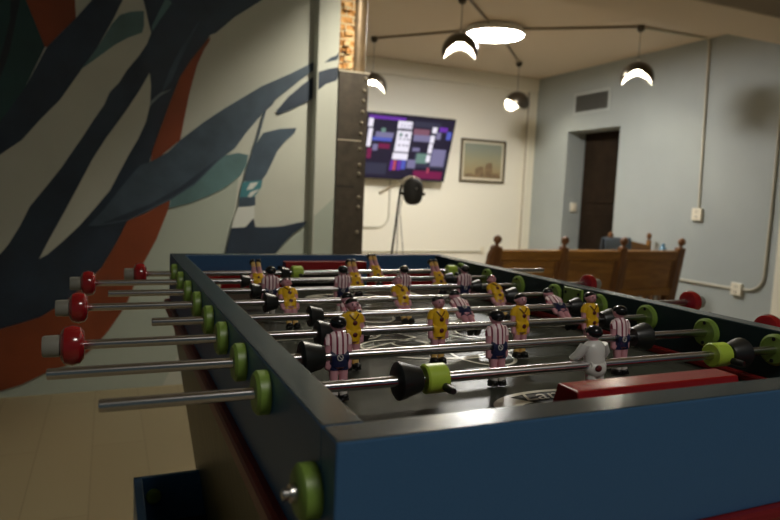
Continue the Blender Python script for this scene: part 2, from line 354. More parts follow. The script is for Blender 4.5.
for k, (nm, mm) in enumerate((('piergrey', 'greygreen'), ('pierleaf', 'slate'), ('pierleaf2', 'navy'))):
    pts = [(min(max(x, .917), 1.028), z) for x, z in globals()['M_'+nm]]
    paint(b, pts, YP, M[mm], k)
struct(b.build('trim_1', normals=False))
# plaster beam that runs along the column row
b = MB(); b.box((1.212, 2.93, 2.46), (5.5, 3.43, 2.8), M['ceil'], .01); struct(b.build('trim_2'))
# shallow cove over the white wall
b = MB(); b.box((.5, 7.41, 2.62), (5.5, 7.5, 2.8), M['tvwall'], .008); struct(b.build('trim_3'))
# boxed pipe in the corner of the white wall
b = MB(); b.box((5.36, 7.42, 0), (5.5, 7.5, 2.62), M['trim'], .01); struct(b.build('trim_4'))
# pale door casing at the near end of the blue wall
b = MB(); b.box((5.46, 3.46, 0), (5.5, 3.585, 2.1), M['trim'], .006); struct(b.build('trim_5'))
# skirting
b = MB(); b.box((.5, 7.485, 0), (5.36, 7.5, .09), M['tvwall'], .004); struct(b.build('baseboard_back'))

# steel column with bare brick above
col = empty('steel_column', (1.11, YP, 0), 'dark riveted steel column with bare orange brick above, at the mural end', 'column')
def child(b, name, par):
    o = b.build(name, par)
    o.data.transform(Matrix.Translation(-Vector(par.location)))
    return o
b = MB(); b.box((1.032, YP-.012, 0), (1.208, 3.40, 1.743), M['rusty'], .004); b.box((1.032, YP-.014, 1.362), (1.175, YP-.010, 1.368), M['pale'])
b.box((1.032, YP-.014, 1.103), (1.14, YP-.010, 1.109), M['seam']); b.box((1.028, YP-.016, 1.738), (1.212, YP, 1.746), M['pale'])
child(b, 'steel_cladding', col)
for x, z in ((1.187, 1.713), (1.183, 1.646), (1.180, 1.59), (1.178, 1.529), (1.174, 1.467), (1.172, 1.406), (1.170, 1.321), (1.170, 1.231), (1.169, 1.18), (1.172, 1.049), (1.172, .992), (1.170, .848)):
    b = MB(); b.lathe([(-.012, .0), (-.011, .005), (-.006, .009), (0, .0105)], M['rivet'], 'Y', (x, YP-.012, z), 12); child(b, 'rivet', col)
b = MB(); b.box((1.036, YP+.008, 1.743), (1.12, 3.38, 2.8), M['brick'])
rng = random.Random(3)
for k in range(34):          # broken faces of the bare brick
    x = rng.uniform(1.05, 1.10); z = rng.uniform(1.75, 2.7); w = rng.uniform(.012, .03); h = rng.uniform(.008, .02)
    b.box((x-w, YP-.004-rng.uniform(0, .012), z-h), (min(x+w, 1.11), YP+.02, z+h), M['brick'], .004)
child(b, 'brick_core', col)
b = MB(); b.tube([(1.152, YP+.054, 1.743), (1.152, YP+.054, 2.8)], .055, M['post'], 20); child(b, 'round_post', col)

# ------------------------------------------------------------------ ceiling lamps and conduits
DX, DY = 3.46, 5.40
lamp = empty('ceiling_lamp', (DX, DY, 2.8), 'large flat round white ceiling lamp, lit', 'lamp')
b = MB(); b.lathe([(0, .10), (-.05, .10)], M['lampwhite'], 'Z', (0, 0, 0), 24); b.build('mounting', lamp)
b = MB(); b.lathe([(0, .26), (-.005, .275), (-.03, .285), (-.045, .30), (-.075, .30), (-.08, .29), (-.07, .285), (-.05, .26)], M['lampwhite'], 'Z', (0, 0, 0), 48); b.build('housing', lamp)
b = MB(); b.lathe([(-.072, .286), (-.082, .27), (-.086, .0)], M['disc'], 'Z', (0, 0, 0), 48); b.build('diffuser', lamp)
def pendant(loc, drop, az, label, glow='bulb'):
    p = empty('pendant_lamp', loc, label, 'lamp', 'dome pendant lamps')
    b = MB(); b.lathe([(0, .035), (-.03, .037), (-.05, .03), (-.062, .008)], M['shade'], 'Z', n=20); b.build('canopy', p)
    b = MB(); b.tube([(0, 0, -.05), (0, 0, -drop)], .0042, M['cord'], 8); b.build('cord', p)
    b = MB(); b.lathe([(-drop+.02, .008), (-drop, .016), (-drop-.02, .018)], M['bolt'], 'Z', n=16); b.build('cord_grip', p)
    # globe shade with a scalloped mouth: high at front and back, low at the sides
    b = MB(); R = .158; nA, nR = 48, 14; cz = -drop-R
    outer, inner = [], []
    for rr, store in ((R, outer), (R-.006, inner)):
        for i in range(nR+1):
            row = []
            for k in range(nA):
                a = 2*PI*k/nA
                end = math.radians(95 + 22*math.cos(2*(a)))          # polar angle of the mouth
                th = max(.05, end*i/nR)
                row.append(b.bm.verts.new((rr*math.sin(th)*math.cos(a), rr*math.sin(th)*math.sin(a), cz+rr*math.cos(th))))
            store.append(row)
    io, ii = b.mi(M['shade']), b.mi(M['inner'])
    for i in range(nR):
        for k in range(nA):
            k2 = (k+1) % nA
            f = b.bm.faces.new((outer[i][k], outer[i+1][k], outer[i+1][k2], outer[i][k2])); f.material_index = io; f.smooth = True
            f = b.bm.faces.new((inner[i][k], inner[i][k2], inner[i+1][k2], inner[i+1][k])); f.material_index = ii; f.smooth = True
    for k in range(nA):
        k2 = (k+1) % nA
        f = b.bm.faces.new((outer[nR][k], inner[nR][k], inner[nR][k2], outer[nR][k2])); f.material_index = io
    f = b.bm.faces.new(list(reversed(outer[0]))); f.material_index = io
    f = b.bm.faces.new(inner[0]); f.material_index = ii
    s = b.build('shade', p, normals=False); s.rotation_euler = (0, 0, az)
    b = MB(); b.ell((0, 0, cz+.075), (.036, .036, .040), M[glow], 20, 12); b.lathe([(cz+.11, .02), (cz+R-.01, .02)], M['inner'], 'Z', n=14); b.build('bulb', p)
    return p
pendant((2.68, 4.70, 2.8), .30, math.radians(-29), 'dome pendant hanging just left of the round ceiling lamp')
pendant((4.59, 4.575, 2.8), .335, math.radians(-44), 'dome pendant hanging in front of the grey-blue wall, right of the round lamp')
pendant((4.60, 6.62, 2.8), .365, math.radians(-88), 'small dome pendant by the corner beyond the round lamp')
pendant((2.565, 6.45, 2.8), .385, math.radians(-21), 'dome pendant half hidden by the steel column, above the television')
def conduit(pts, r, m, label, clips=()):
    o = empty('conduit', pts[0], label, 'conduit')
    b = MB(); b.tube(pts, r, m, 10); child(b, 'pipe', o)
    for c, ax in clips:
        b = MB(); b.box([c[0]-.016, c[1]-.016, c[2]-.016], [c[0]+.016, c[1]+.016, c[2]+.016], m, .004); child(b, 'clip', o)
    return o
zc = 2.788
conduit([(DX+.10, DY-.04, zc), (4.56, 4.59, zc)], .012, M['condark'], 'ceiling conduit from the round lamp to the right-hand pendant')
conduit([(4.63, 4.573, zc), (5.44, 4.55, zc), (5.475, 4.55, 2.775), (5.488, 4.55, 2.74), (5.488, 4.50, 1.07)], .013, M['conduit'], 'conduit from the right-hand pendant that turns down the grey-blue wall to an outlet', [((5.0, 4.562, zc), 0)])
conduit([(DX+.09, DY+.08, zc), (4.57, 6.59, zc)], .012, M['condark'], 'ceiling conduit from the round lamp toward the corner pendant')
conduit([(DX-.09, DY+.08, zc), (2.60, 6.42, zc)], .012, M['condark'], 'ceiling conduit from the round lamp to the pendant by the column')
conduit([(DX-.08, DY-.07, zc), (2.715, 4.66, zc), (2.3, 4.1, zc)], .012, M['condark'], 'ceiling conduit from the round lamp toward the pendant on its left')
conduit([(1.2, 7.49, .31), (4.74, 7.49, .325)], .011, M['conduit'], 'straight grey conduit low along the white wall')
conduit([(3.28, 7.488, 1.3), (3.28, 7.488, .80)] + arc((3.12, 7.488, .80), .16, 0, -PI/2, 6, 'XZ')[1:] + [(1.2, 7.488, .64)], .011, M['conduit'], 'bent grey conduit below the television on the white wall')
conduit([(5.487, 6.2, .30), (5.487, 4.03, .30)], .012, M['conduit'], 'horizontal conduit low on the grey-blue wall, left of its outlet')
conduit([(5.487, 3.91, .31), (5.487, 3.86, .31)] + arc((5.487, 3.86, .47), .16, -PI/2, -PI, 8)[1:] + [(5.487, 3.695, 1.0), (5.487, 3.70, 2.4)], .012, M['conduit'], 'curved conduit rising from the low outlet near the right door casing')
conduit([(5.35, 7.44, .30), (5.35, 7.44, 2.60)], .009, M['condark'], 'thin dark cable run down the corner of the white wall')
def outlet(loc, sz, label, kind='X'):
    o = empty('wall_outlet', loc, label, 'outlet')
    w, h = sz
    b = MB()
    if kind == 'X':
        b.box((-.036, -w/2, -h/2), (0, w/2, h/2), M['plate'], .006); b.build('cover_plate', o)
        for z in (-.22*h, .22*h):
            for y in (-.01, .01):
                b = MB(); b.box((-.039, y-.0025, z-.008), (-.035, y+.0025, z+.008), M['slot']); b.build('socket_slot', o)
    else:
        b.box((-w/2, -.02, -h/2), (w/2, 0, h/2), M['plate'], .005); b.build('cover_plate', o)
        b = MB(); b.box((-w*.2, -.027, -h*.22), (w*.2, -.018, h*.22), M['plate'], .003); b.build('rocker', o)
    return o
outlet((5.5, 4.505, 1.005), (.12, .13), 'ivory outlet box at the foot of the vertical conduit')
outlet((5.5, 3.967, .30), (.115, .12), 'ivory outlet box low on the grey-blue wall near the bench end')
outlet((4.758, 7.5, .34), (.05, .10), 'small ivory box at the end of the low conduit on the white wall', 'Y')
o = outlet((5.67, 6.71, 1.01), (.10, .12), 'ivory light switch in the reveal of the dark doorway', 'Y'); o.name = 'light_switch'; o['category'] = 'switch'
# air vent
v = empty('air_vent', (5.5, 6.28, 2.355), 'grey air vent grille high on the grey-blue wall above the doorway', 'vent')
b = MB(); b.box((-.012, -.34, -.14), (0, .34, -.105), M['ventframe'], .003); b.box((-.012, -.34, .105), (0, .34, .14), M['ventframe'], .003)
b.box((-.012, -.34, -.105), (0, -.30, .105), M['ventframe'], .003); b.box((-.012, .30, -.105), (0, .34, .105), M['ventframe'], .003); b.build('frame', v)
b = MB(); b.box((-.003, -.30, -.105), (0, .30, .105), M['dark'])
b.build('backing', v)
for k in range(9):
    z = -.092 + .023*k
    b = MB(); b.box((-.014, -.30, z-.008), (-.004, .30, z+.003), M['vent']); b.build('slat', v)

# ------------------------------------------------------------------ television
tv = empty('television', (4.0, 7.36, 1.281), 'wall-hung flat television tilted down with a bright blurred screen', 'television')
TWD, THT = 1.46, .822
tilt = math.atan2(.26, .78)
tv.rotation_euler = (tilt, 0, 0)
b = MB(); b.box((-TWD-.012, .002, -.012), (.012, .05, THT+.012), M['tvblack'], .004); b.build('casing', tv)
b = MB(); b.box((-TWD, -.001, 0), (0, .003, THT), SCR['back'])
S = {
  'grey': [(-1.3, .05, -.86, .20), (-.58, .70, -.2, .77), (-.50, .17, -.02, .36)],
  'lav': [(-1.08, .53, -.838, .60), (-.554, .516, -.30, .60), (-1.094, .36, -1.027, .442), (-.25, .20, -.05, .43), (-.542, .385, -.437, .432), (-.583, .155, -.461, .27), (-.238, .56, -.17, .65)],
  'pink': [(-.569, .60, -.343, .676)],
  'magenta': [(-1.018, .391, -.864, .454), (-.47, .025, -.047, .13), (-1.158, .252, -1.099, .385)],
  'purple': [(-.209, .661, -.091, .723), (-.817, .114, -.78, .249), (-.719, .12, -.67, .256), (-1.2, .76, -.7, .80)],
  'red': [(-.775, .117, -.735, .252), (-.281, .104, -.251, .174)],
  'blue': [(-.665, .136, -.603, .261), (-.09, .565, -.02, .67), (-1.116, .487, -.851, .532)],
  'green': [(-1.013, .597, -.955, .652), (-.468, .229, -.305, .361)],
  'white': [(-.80, .662, -.602, .758), (-.793, .365, -.593, .635), (-.805, .262, -.591, .348), (-.307, .64, -.242, .715), (-.315, .508, -.255, .604), (-.318, .37, -.262, .498), (-.322, .252, -.264, .345), (-1.198, .657, -1.135, .762), (-1.183, .405, -1.128, .638)]}
for i, (k, L) in enumerate(S.items()):
    for j, (x0, z0, x1, z1) in enumerate(L):
        y = -.0015 - .0002*i
        sh = -.012*(0)
        b.poly([(x0, y, z0), (x1, y, z0), (x1, y, z1), (x0, y, z1)], SCR[k])
for x in (-.755, -.71, -.665, -.63): b.poly([(x, -.0035, .665), (x+.010, -.0035, .665), (x+.010, -.0035, .73), (x, -.0035, .73)], SCR['lav'])
for z in (.44, .52):
    for x in (-.75, -.69, -.64): b.poly([(x, -.0035, z), (x+.025, -.0035, z), (x+.025, -.0035, z+.02), (x, -.0035, z+.02)], SCR['ink'])
b.poly([(-.76, -.0036, .56), (-.715, -.0036, .56), (-.715, -.0036, .605), (-.76, -.0036, .605)], SCR['green']); b.poly([(-.675, -.0036, .56), (-.645, -.0036, .56), (-.645, -.0036, .60), (-.675, -.0036, .60)], SCR['ink'])
b.build('screen', tv)
b = MB(); b.box((-.95, .05, .25), (-.5, .19, .55), M['tvblack'], .01); b.build('wall_bracket', tv)
# ------------------------------------------------------------------ framed print
pf = empty('framed_picture', (4.68, 7.5, 1.30), 'framed faded print of a ruined building on the white wall', 'picture')
w2, h = .363, .592
b = MB(); fr = .028
b.box((-w2, -.03, 0), (w2, 0, fr), M['picframe'], .004); b.box((-w2, -.03, h-fr), (w2, 0, h), M['picframe'], .004)
b.box((-w2, -.03, fr), (-w2+fr, 0, h-fr), M['picframe'], .004); b.box((w2-fr, -.03, fr), (w2, 0, h-fr), M['picframe'], .004); b.build('frame', pf)
b = MB(); b.box((-w2+fr, -.012, fr), (w2-fr, -.002, h-fr), M['mount']); b.build('mount', pf)
b = MB(); b.box((-w2+fr+.03, -.015, fr+.035), (w2-fr-.03, -.011, h-fr-.03), M['print'])
for pts in ([(-.12, .065), (-.12, .18), (-.08, .21), (.0, .225), (.015, .2), (.03, .075)], [(.04, .07), (.04, .23), (.07, .27), (.15, .285), (.16, .22), (.17, .06)], [(-.28, .065), (-.28, .10), (-.2, .12), (-.13, .10), (-.12, .065)], [(.18, .065), (.18, .13), (.26, .14), (.29, .06)]):
    b.poly([(x, -.0158, z) for x, z in pts], M['ruin'], True)
b.build('print', pf)

# ------------------------------------------------------------------ microphone on its stand
ms = empty('microphone_stand', (1.74, 4.0, 0), 'thin boom stand holding a black microphone in front of the white wall', 'microphone stand')
b = MB(); b.tube([(0, 0, .02), (.12, 0, 1.20)], .0085, M['tvblack'], 10); b.build('pole', ms)
for k in range(3):
    a = 2*PI*k/3 + .4
    b = MB(); b.tube([(.015, 0, .16), (.30*math.cos(a), .30*math.sin(a), .012)], .008, M['tvblack'], 8); b.build('leg', ms)
b = MB(); b.tube([(-.055, 0, 1.078), (.19, 0, 1.212)], .012, M['micsteel'], 10); b.build('boom', ms)
b = MB(); b.lathe([(-.02, .0), (-.02, .018), (.02, .018), (.02, 0)], M['micsteel'], 'Y', (.118, 0, 1.17), 14); b.build('clamp', ms)
b = MB()
b.rings([(Vector((.215, 0, z)), Vector((rx, 0, 0)), Vector((0, rx, 0))) for z, rx in ((1.002, .004), (1.005, .03), (1.018, .052), (1.04, .066), (1.075, .074), (1.11, .076), (1.14, .074), (1.165, .066), (1.185, .05), (1.196, .03), (1.20, .004))], M['micblack'], 24)
for s in (-1, 1): b.lathe([(-.012, .012), (.012, .012)], M['tvblack'], 'X', (.215+s*.085, 0, 1.085), 12)
mic = b.build('microphone', ms)
b = MB(); b.lathe([(-.01, 0), (-.008, .006), (0, .007)], M['bolt'], 'Y', (.205, -.077, 1.125), 12); b.build('badge', mic)
b = MB(); b.tube(arc((.20, 0, 1.105), .105, math.radians(165), math.radians(15), 14, 'XZ'), .0085, M['micsteel'], 8); b.build('yoke', ms)
b = MB(); b.tube([(.14, .01, 1.16), (.10, .012, 1.0), (.11, .012, .7), (.09, .015, .4), (.06, .02, .02)], .004, M['cord'], 8)
b.tube([(.145, .01, 1.14), (.12, .014, .95), (.16, .014, .66), (.17, .02, .3), (.2, .03, .02)], .0035, M['cord'], 8); b.build('cable', ms)

# ------------------------------------------------------------------ bench, chair, little table
BY = 4.10
bench = empty('wooden_bench', (3.76, BY, 0), 'long honey wood bench with panelled reclined back, seen from behind', 'bench')
lean = .16     # back leans toward the table
def bx(z): return -(z-.25)*lean     # y of the reclined back at height z
rotb = Matrix.Rotation(math.atan(lean), 3, 'X')
posts = (-1.02, -.345, .305, 1.0)
def slab(b, x0, x1, z0, z1, t, m, bev=.006, off=0.):
    b.box((x0, -t/2+off, z0-.25), (x1, t/2+off, z1-.25), m, bev)
def fin(b):
    bmesh.ops.rotate(b.bm, cent=(0, 0, 0), matrix=rotb, verts=b.bm.verts); bmesh.ops.translate(b.bm, vec=(0, 0, .25), verts=b.bm.verts)
for i, x in enumerate(posts):
    b = MB(); end = i in (0, 3); wd = .045 if end else .036
    slab(b, x-wd, x+wd, .10 if end else .25, .70, .06, M['benchdark'], .01); fin(b); p = b.build('post', bench)
    if i == 0:
        b = MB(); b.prism([(-1.09, .02, -.10), (-1.02, .02, -.10), (-1.0, .02, .44), (-1.05, .02, .46), (-1.085, .02, .38), (-1.10, .02, .2)], (0, -.05, 0), M['benchdark']); fin(b); b.build('side_scroll', bench)
    b = MB(); b.lathe([(.44, .03), (.455, .022), (.462, .013), (.475, .018), (.485, .03), (.505, .036), (.525, .030), (.54, .012), (.545, 0)], M['benchdark'], 'Z', (x, 0, 0), 16); fin(b); b.build('finial', p)
b = MB(); slab(b, -1.0, 1.0, .58, .672, .045, M['bench'], .012); fin(b); b.build('top_rail', bench)
b = MB(); slab(b, -1.0, 1.0, .24, .31, .045, M['bench']); fin(b); b.build('bottom_rail', bench)
for x0, x1 in zip(posts, posts[1:]):
    b = MB(); slab(b, x0+.03, x1-.03, .305, .585, .018, M['bench'], .003)
    slab(b, x0+.03, x0+.075, .305, .585, .034, M['benchdark'], .004); slab(b, x1-.075, x1-.03, .305, .585, .034, M['benchdark'], .004); fin(b); b.build('panel', bench)
b = MB(); b.box((-.98, .02, .33), (.97, .46, .37), M['bench'], .01); b.build('seat', bench)
for x in (-.98, .92):
    b = MB(); b.box((x, .40, 0), (x+.05, .45, .33), M['benchdark'], .008); b.build('leg', bench)
    b = MB(); b.box((x, .03, 0), (x+.05, .09, .33), M['benchdark'], .008); b.build('leg', bench)
ch = empty('wooden_chair', (5.14, 5.05, 0), 'wooden chair with ball finials and curved top rail by the grey-blue wall', 'chair')
for x in (-.29, .26):
    b = MB(); b.box((x-.022, -.022, 0), (x+.022, .022, .69), M['bench'], .008); p = b.build('leg', ch)
    b = MB(); b.lathe([(.685, .016), (.70, .012), (.715, .024), (.74, .03), (.765, .02), (.775, 0)], M['benchdark'], 'Z', (x, 0, 0), 14); b.build('finial', p)
    b = MB(); b.box((x-.022, .40, 0), (x+.022, .444, .37), M['bench'], .008); b.build('leg', ch)
b = MB(); b.prism([(-.27, -.015, .60)] + [(-.27+.51*k/10, -.015, .665+.03*math.cos(PI*(k/10-.2))) for k in range(11)] + [(.24, -.015, .58), (.1, -.015, .60)], (0, .03, 0), M['bench']); b.build('top_rail', ch)
b = MB(); b.box((-.27, -.012, .40), (.24, .012, .60), M['benchdark'], .004); b.build('back_panel', ch)
b = MB(); b.box((-.30, -.02, .37), (.28, .45, .405), M['bench'], .01); b.build('seat', ch)
cu = empty('folded_cloth', (4.99, 5.05, .70), 'slate blue cloth hung over the back of the wooden chair', 'cloth')
b = MB(); prof = [(-.040, -.30), (-.044, -.16), (-.040, -.02), (-.022, .012), (0, .017), (.022, .012), (.034, -.02), (.038, -.2), (.028, -.2), (.025, -.02), (.018, .002), (0, .005), (-.018, .002), (-.030, -.02), (-.034, -.16), (-.030, -.30)]
b.prism([(-.24, y, z) for y, z in prof], (.36, 0, 0), M['cushion'], True); b.build('drape', cu)
b = MB(); b.box((-.24, -.047, -.30), (.12, -.028, -.285), M['dark'], .002); b.build('hem', cu)
tb = empty('side_table', (4.94, 4.53, 0), 'low wooden side table mostly hidden behind the long bench', 'table')
b = MB(); b.box((-.12, -.10, .43), (.17, .10, .46), M['bench'], .008); b.build('tabletop', tb)
for x in (-.10, .12):
    for y in (-.08, .08):
        b = MB(); b.box((x-.015, y-.015, 0), (x+.015, y+.015, .43), M['benchdark'], .004); b.build('leg', tb)
bo = empty('bottle', (5.07, 4.53, .46), 'small blue bottle standing behind the right end of the bench', 'bottle')
b = MB(); b.lathe([(0, .030), (.004, .036), (.17, .036), (.195, .028), (.205, .018), (.215, .018)], M['bottle'], 'Z', n=18); b.build('body', bo)
b = MB(); b.lathe([(.213, .020), (.232, .020), (.235, .0)], M['bottle'], 'Z', n=16); b.build('cap', bo)
# ------------------------------------------------------------------ the football table
tbl = empty('foosball_table', (0, 0, 0), 'blue table football table with lime bushings and red goal bars', 'football table')
def cab(b, lo0, hi0, z0, lo1, hi1, z1, m):
    v = [(lo0[0], lo0[1], z0), (hi0[0], lo0[1], z0), (hi0[0], hi0[1], z0), (lo0[0], hi0[1], z0), (lo1[0], lo1[1], z1), (hi1[0], lo1[1], z1), (hi1[0], hi1[1], z1), (lo1[0], hi1[1], z1)]
    V = [b.bm.verts.new(p) for p in v]; i = b.mi(m)
    for q in ((0, 3, 2, 1), (4, 5, 6, 7), (0, 1, 5, 4), (1, 2, 6, 5), (2, 3, 7, 6), (3, 0, 4, 7)):
        f = b.bm.faces.new([V[k] for k in q]); f.material_index = i
ZB = .785
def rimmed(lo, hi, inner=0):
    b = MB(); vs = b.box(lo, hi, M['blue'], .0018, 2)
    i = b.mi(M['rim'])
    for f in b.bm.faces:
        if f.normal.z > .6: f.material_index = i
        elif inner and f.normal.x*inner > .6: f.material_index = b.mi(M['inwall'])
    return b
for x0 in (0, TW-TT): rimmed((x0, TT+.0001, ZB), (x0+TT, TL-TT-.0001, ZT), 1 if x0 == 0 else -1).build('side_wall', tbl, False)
for y0 in (0, TL-TT): rimmed((0, y0, ZB), (TW, y0+TT, ZT)).build('end_wall', tbl, False)
# playing surface with its printed lines
b = MB(); b.box((TT, TT, ZF-.012), (TW-TT, TL-TT, ZF), M['field'])
zl = ZF+.0006
def ringline(b, cx, cy, rx, ry, w, a0=0, a1=2*PI, n=48, m='line', z=zl):
    a = [a0+(a1-a0)*k/n for k in range(n+1)]; i = b.mi(M[m])
    P = [(b.bm.verts.new((cx+(rx-w)*math.cos(t), cy+(ry-w)*math.sin(t), z)), b.bm.verts.new((cx+rx*math.cos(t), cy+ry*math.sin(t), z))) for t in a]
    for p, q in zip(P, P[1:]):
        f = b.bm.faces.new((p[0], p[1], q[1], q[0])); f.material_index = i
def strip(b, x0, y0, x1, y1, w, m='line', z=zl):
    d = Vector((x1-x0, y1-y0, 0)).normalized(); n = Vector((-d.y, d.x, 0))*w/2
    b.poly([(x0-n.x, y0-n.y, z), (x1-n.x, y1-n.y, z), (x1+n.x, y1+n.y, z), (x0+n.x, y0+n.y, z)], M[m])
cx, cy = TW/2, TL/2
ringline(b, cx, cy, .188, .188, .007)
for s in (1, -1):
    ringline(b, cx-s*.05, cy-s*.072, .034, .024, .005); ringline(b, cx-s*.082, cy-s*.08, .062, .045, .005); ringline(b, cx-s*.02, cy-s*.14, .09, .04, .005, z=zl+.0002)
    ringline(b, cx-s*.03, cy+s*.17, .05, .07, .006, z=zl+.0003); ringline(b, cx-s*.12, cy+s*.02, .05, .05, .005, z=zl+.0004)
    strip(b, cx+s*.02, cy+s*.03, cx+s*.16, cy+s*.10, .005); strip(b, cx+s*.02, cy+s*.03, cx+s*.10, cy-s*.12, .005)
strip(b, TT+.01, cy, cx-.188, cy, .006); strip(b, cx+.188, cy, TW-TT-.01, cy, .006)
for y0, s in ((0, 1), (TL, -1)):
    yy = y0+s*.10
    ringline(b, cx, y0+s*.235, .095, .050, .008, z=zl+.0005)                 # oval club badge before the goal
    ringline(b, cx, y0+s*.235, .087, .042, .03, 2.25, 4.0, 16, z=zl+.0004)
    ringline(b, cx, y0+s*.235, .084, .040, .0395, -1.9, 2.1, 32, 'seam', z=zl+.0002)
    strip(b, cx-.12, y0+s*.37, cx+.12, y0+s*.37, .004)
for x in (.185, TW-.185): strip(b, x, TL-.30, x, TL-.085, .016)
fld = b.build('playing_field', tbl, False)
# lettering of the badge
cu_ = bpy.data.curves.new('badge_letters', 'FONT'); cu_.body = 'LarBo'; cu_.size = .040; cu_.align_x = 'CENTER'; cu_.align_y = 'CENTER'; cu_.shear = .3; cu_.extrude = .0002
to = bpy.data.objects.new('tmp_text', cu_); C.objects.link(to)
dg = bpy.context.evaluated_depsgraph_get(); me = bpy.data.meshes.new_from_object(to.evaluated_get(dg)); bpy.data.objects.remove(to)
me.materials.clear(); me.materials.append(M['line'])
lt = bpy.data.objects.new('badge_lettering', me); C.objects.link(lt); lt.parent = fld; lt.location = (cx+.006, .262, zl+.0012)
# end boards, goals and goal bars
for s, y0 in ((1, 0), (-1, TL)):
    def yy(v): return y0+s*v
    for xa, xb in ((TT, .265), (.495, TW-TT)):
        b = MB(); ya, yb = sorted((yy(.088), yy(.103))); b.box((xa, ya, ZF), (xb, yb, ZF+.045), M['red'], .002); b.build('end_board', tbl)
    b = MB(); ya, yb = sorted((yy(.036), yy(.05))); b.box((.265, ya, ZF), (.495, yb, ZT-.028), M['dark'], .001); b.build('goal_back', tbl)
    b = MB()
    prof = [(.068, ZT-.040), (.077, ZT-.0105), (.107, ZT-.0105), (.116, ZT-.040)]
    b.prism([(.268, yy(p[0]), p[1]) for p in prof], (.218, 0, 0), M['red'])
    bmesh.ops.bevel(b.bm, geom=list(b.bm.edges), offset=.0016, segments=2, affect='EDGES', profile=.5)
    b.build('goal_bar', tbl)
b = MB(); b.box((TT, .10, ZF), (TT+.012, TL-.10, ZF+.012), M['moulding'], .003); b.build('side_strip', tbl)
b = MB(); b.box((TW-TT-.012, .10, ZF), (TW-TT, TL-.10, ZF+.012), M['moulding'], .003); b.build('side_strip', tbl)
# moulding under the box, cabinet, feet
b = MB(); b.box((-.012, -.012, ZB-.026), (TW+.012, TL+.012, ZB), M['moulding'], .006); b.build('moulding', tbl)
b = MB(); cab(b, (.10, .10), (TW-.10, TL-.10), .10, (.004, .004), (TW-.004, TL-.004), ZB-.026, M['cabinet']); b.build('cabinet', tbl, False)
for x in (.14, TW-.14):
    for y in (.14, TL-.14):
        b = MB(); b.lathe([(0, .04), (.03, .04), (.04, .025), (.105, .025)], M['black'], 'Z', (x, y, 0), 18); b.build('foot', tbl)
# open-topped ball tray low on the left side
b = MB(); bx0, bx1, by0, by1, bz0, bz1 = -.088, .10, .62, 1.13, .28, .40
b.box((bx0, by0, bz0), (bx0+.018, by1, bz1), M['blue'], .002); b.box((bx0, by1-.012, bz0), (bx1, by1, bz1), M['blue'], .002); b.box((bx0, by0, bz0), (bx1, by0+.012, bz1), M['blue'], .002)
b.box((bx0, by0, bz0), (bx1, by1, bz0+.01), M['dark'], .001); b.box((bx1-.01, by0, bz0), (bx1, by1, bz1), M['dark'], .001); tray = b.build('ball_tray', tbl)
b = MB(); b.lathe([(-.012, .0), (-.012, .014), (-.008, .017), (0, .017)], M['limedark'], 'Y', (-.045, by1-.012, .355), 18); b.build('bumper', tray)
# lime plate screwed to the right wall
b = MB(); b.box((TW-TT-.006, .613, ZF+.042), (TW-TT, .668, ZT-.004), M['limedark'], .001); sp = b.build('score_plate', tbl)
for y in (.621, .660):
    b = MB(); b.lathe([(-.0075, .003), (-.005, .003)], M['hole'], 'X', (TW-TT, y, ZT-.014), 10); b.build('screw', sp)
# lime bolt disc near the left front corner
b = MB(); b.lathe([(0, .021), (-.012, .021), (-.015, .017), (-.015, 0)], M['limedark'], 'X', (-.0005, .042, .848), 24); dk = b.build('corner_disc', tbl)
b = MB(); b.lathe([(-.015, .007), (-.020, .007), (-.020, .004), (-.025, .0045), (-.026, .003)], M['bolt'], 'X', (0, .042, .848), 12); b.build('bolt', dk)
RY = [1.099, .967, .833, .700, .566, .444, .320, .204]
for y in RY:
    b = MB(); b.lathe([(0, .0215), (-.010, .0215), (-.013, .018), (-.013, .0075)], M['limedark'], 'X', (-.0005, y, ZR), 24); b.build('bushing', tbl)
    b = MB(); b.lathe([(0, .0225), (-.005, .0225), (-.008, .019), (-.008, .0075)], M['limedark'], 'X', (TW-TT, y, ZR), 24)
    q = b.build('bushing', tbl)
    for dz in (-.0155, .0155):
        b = MB(); b.lathe([(-.009, .0028), (-.007, .0028)], M['hole'], 'X', (TW-TT, y, ZR+dz), 10); b.build('screw', q)

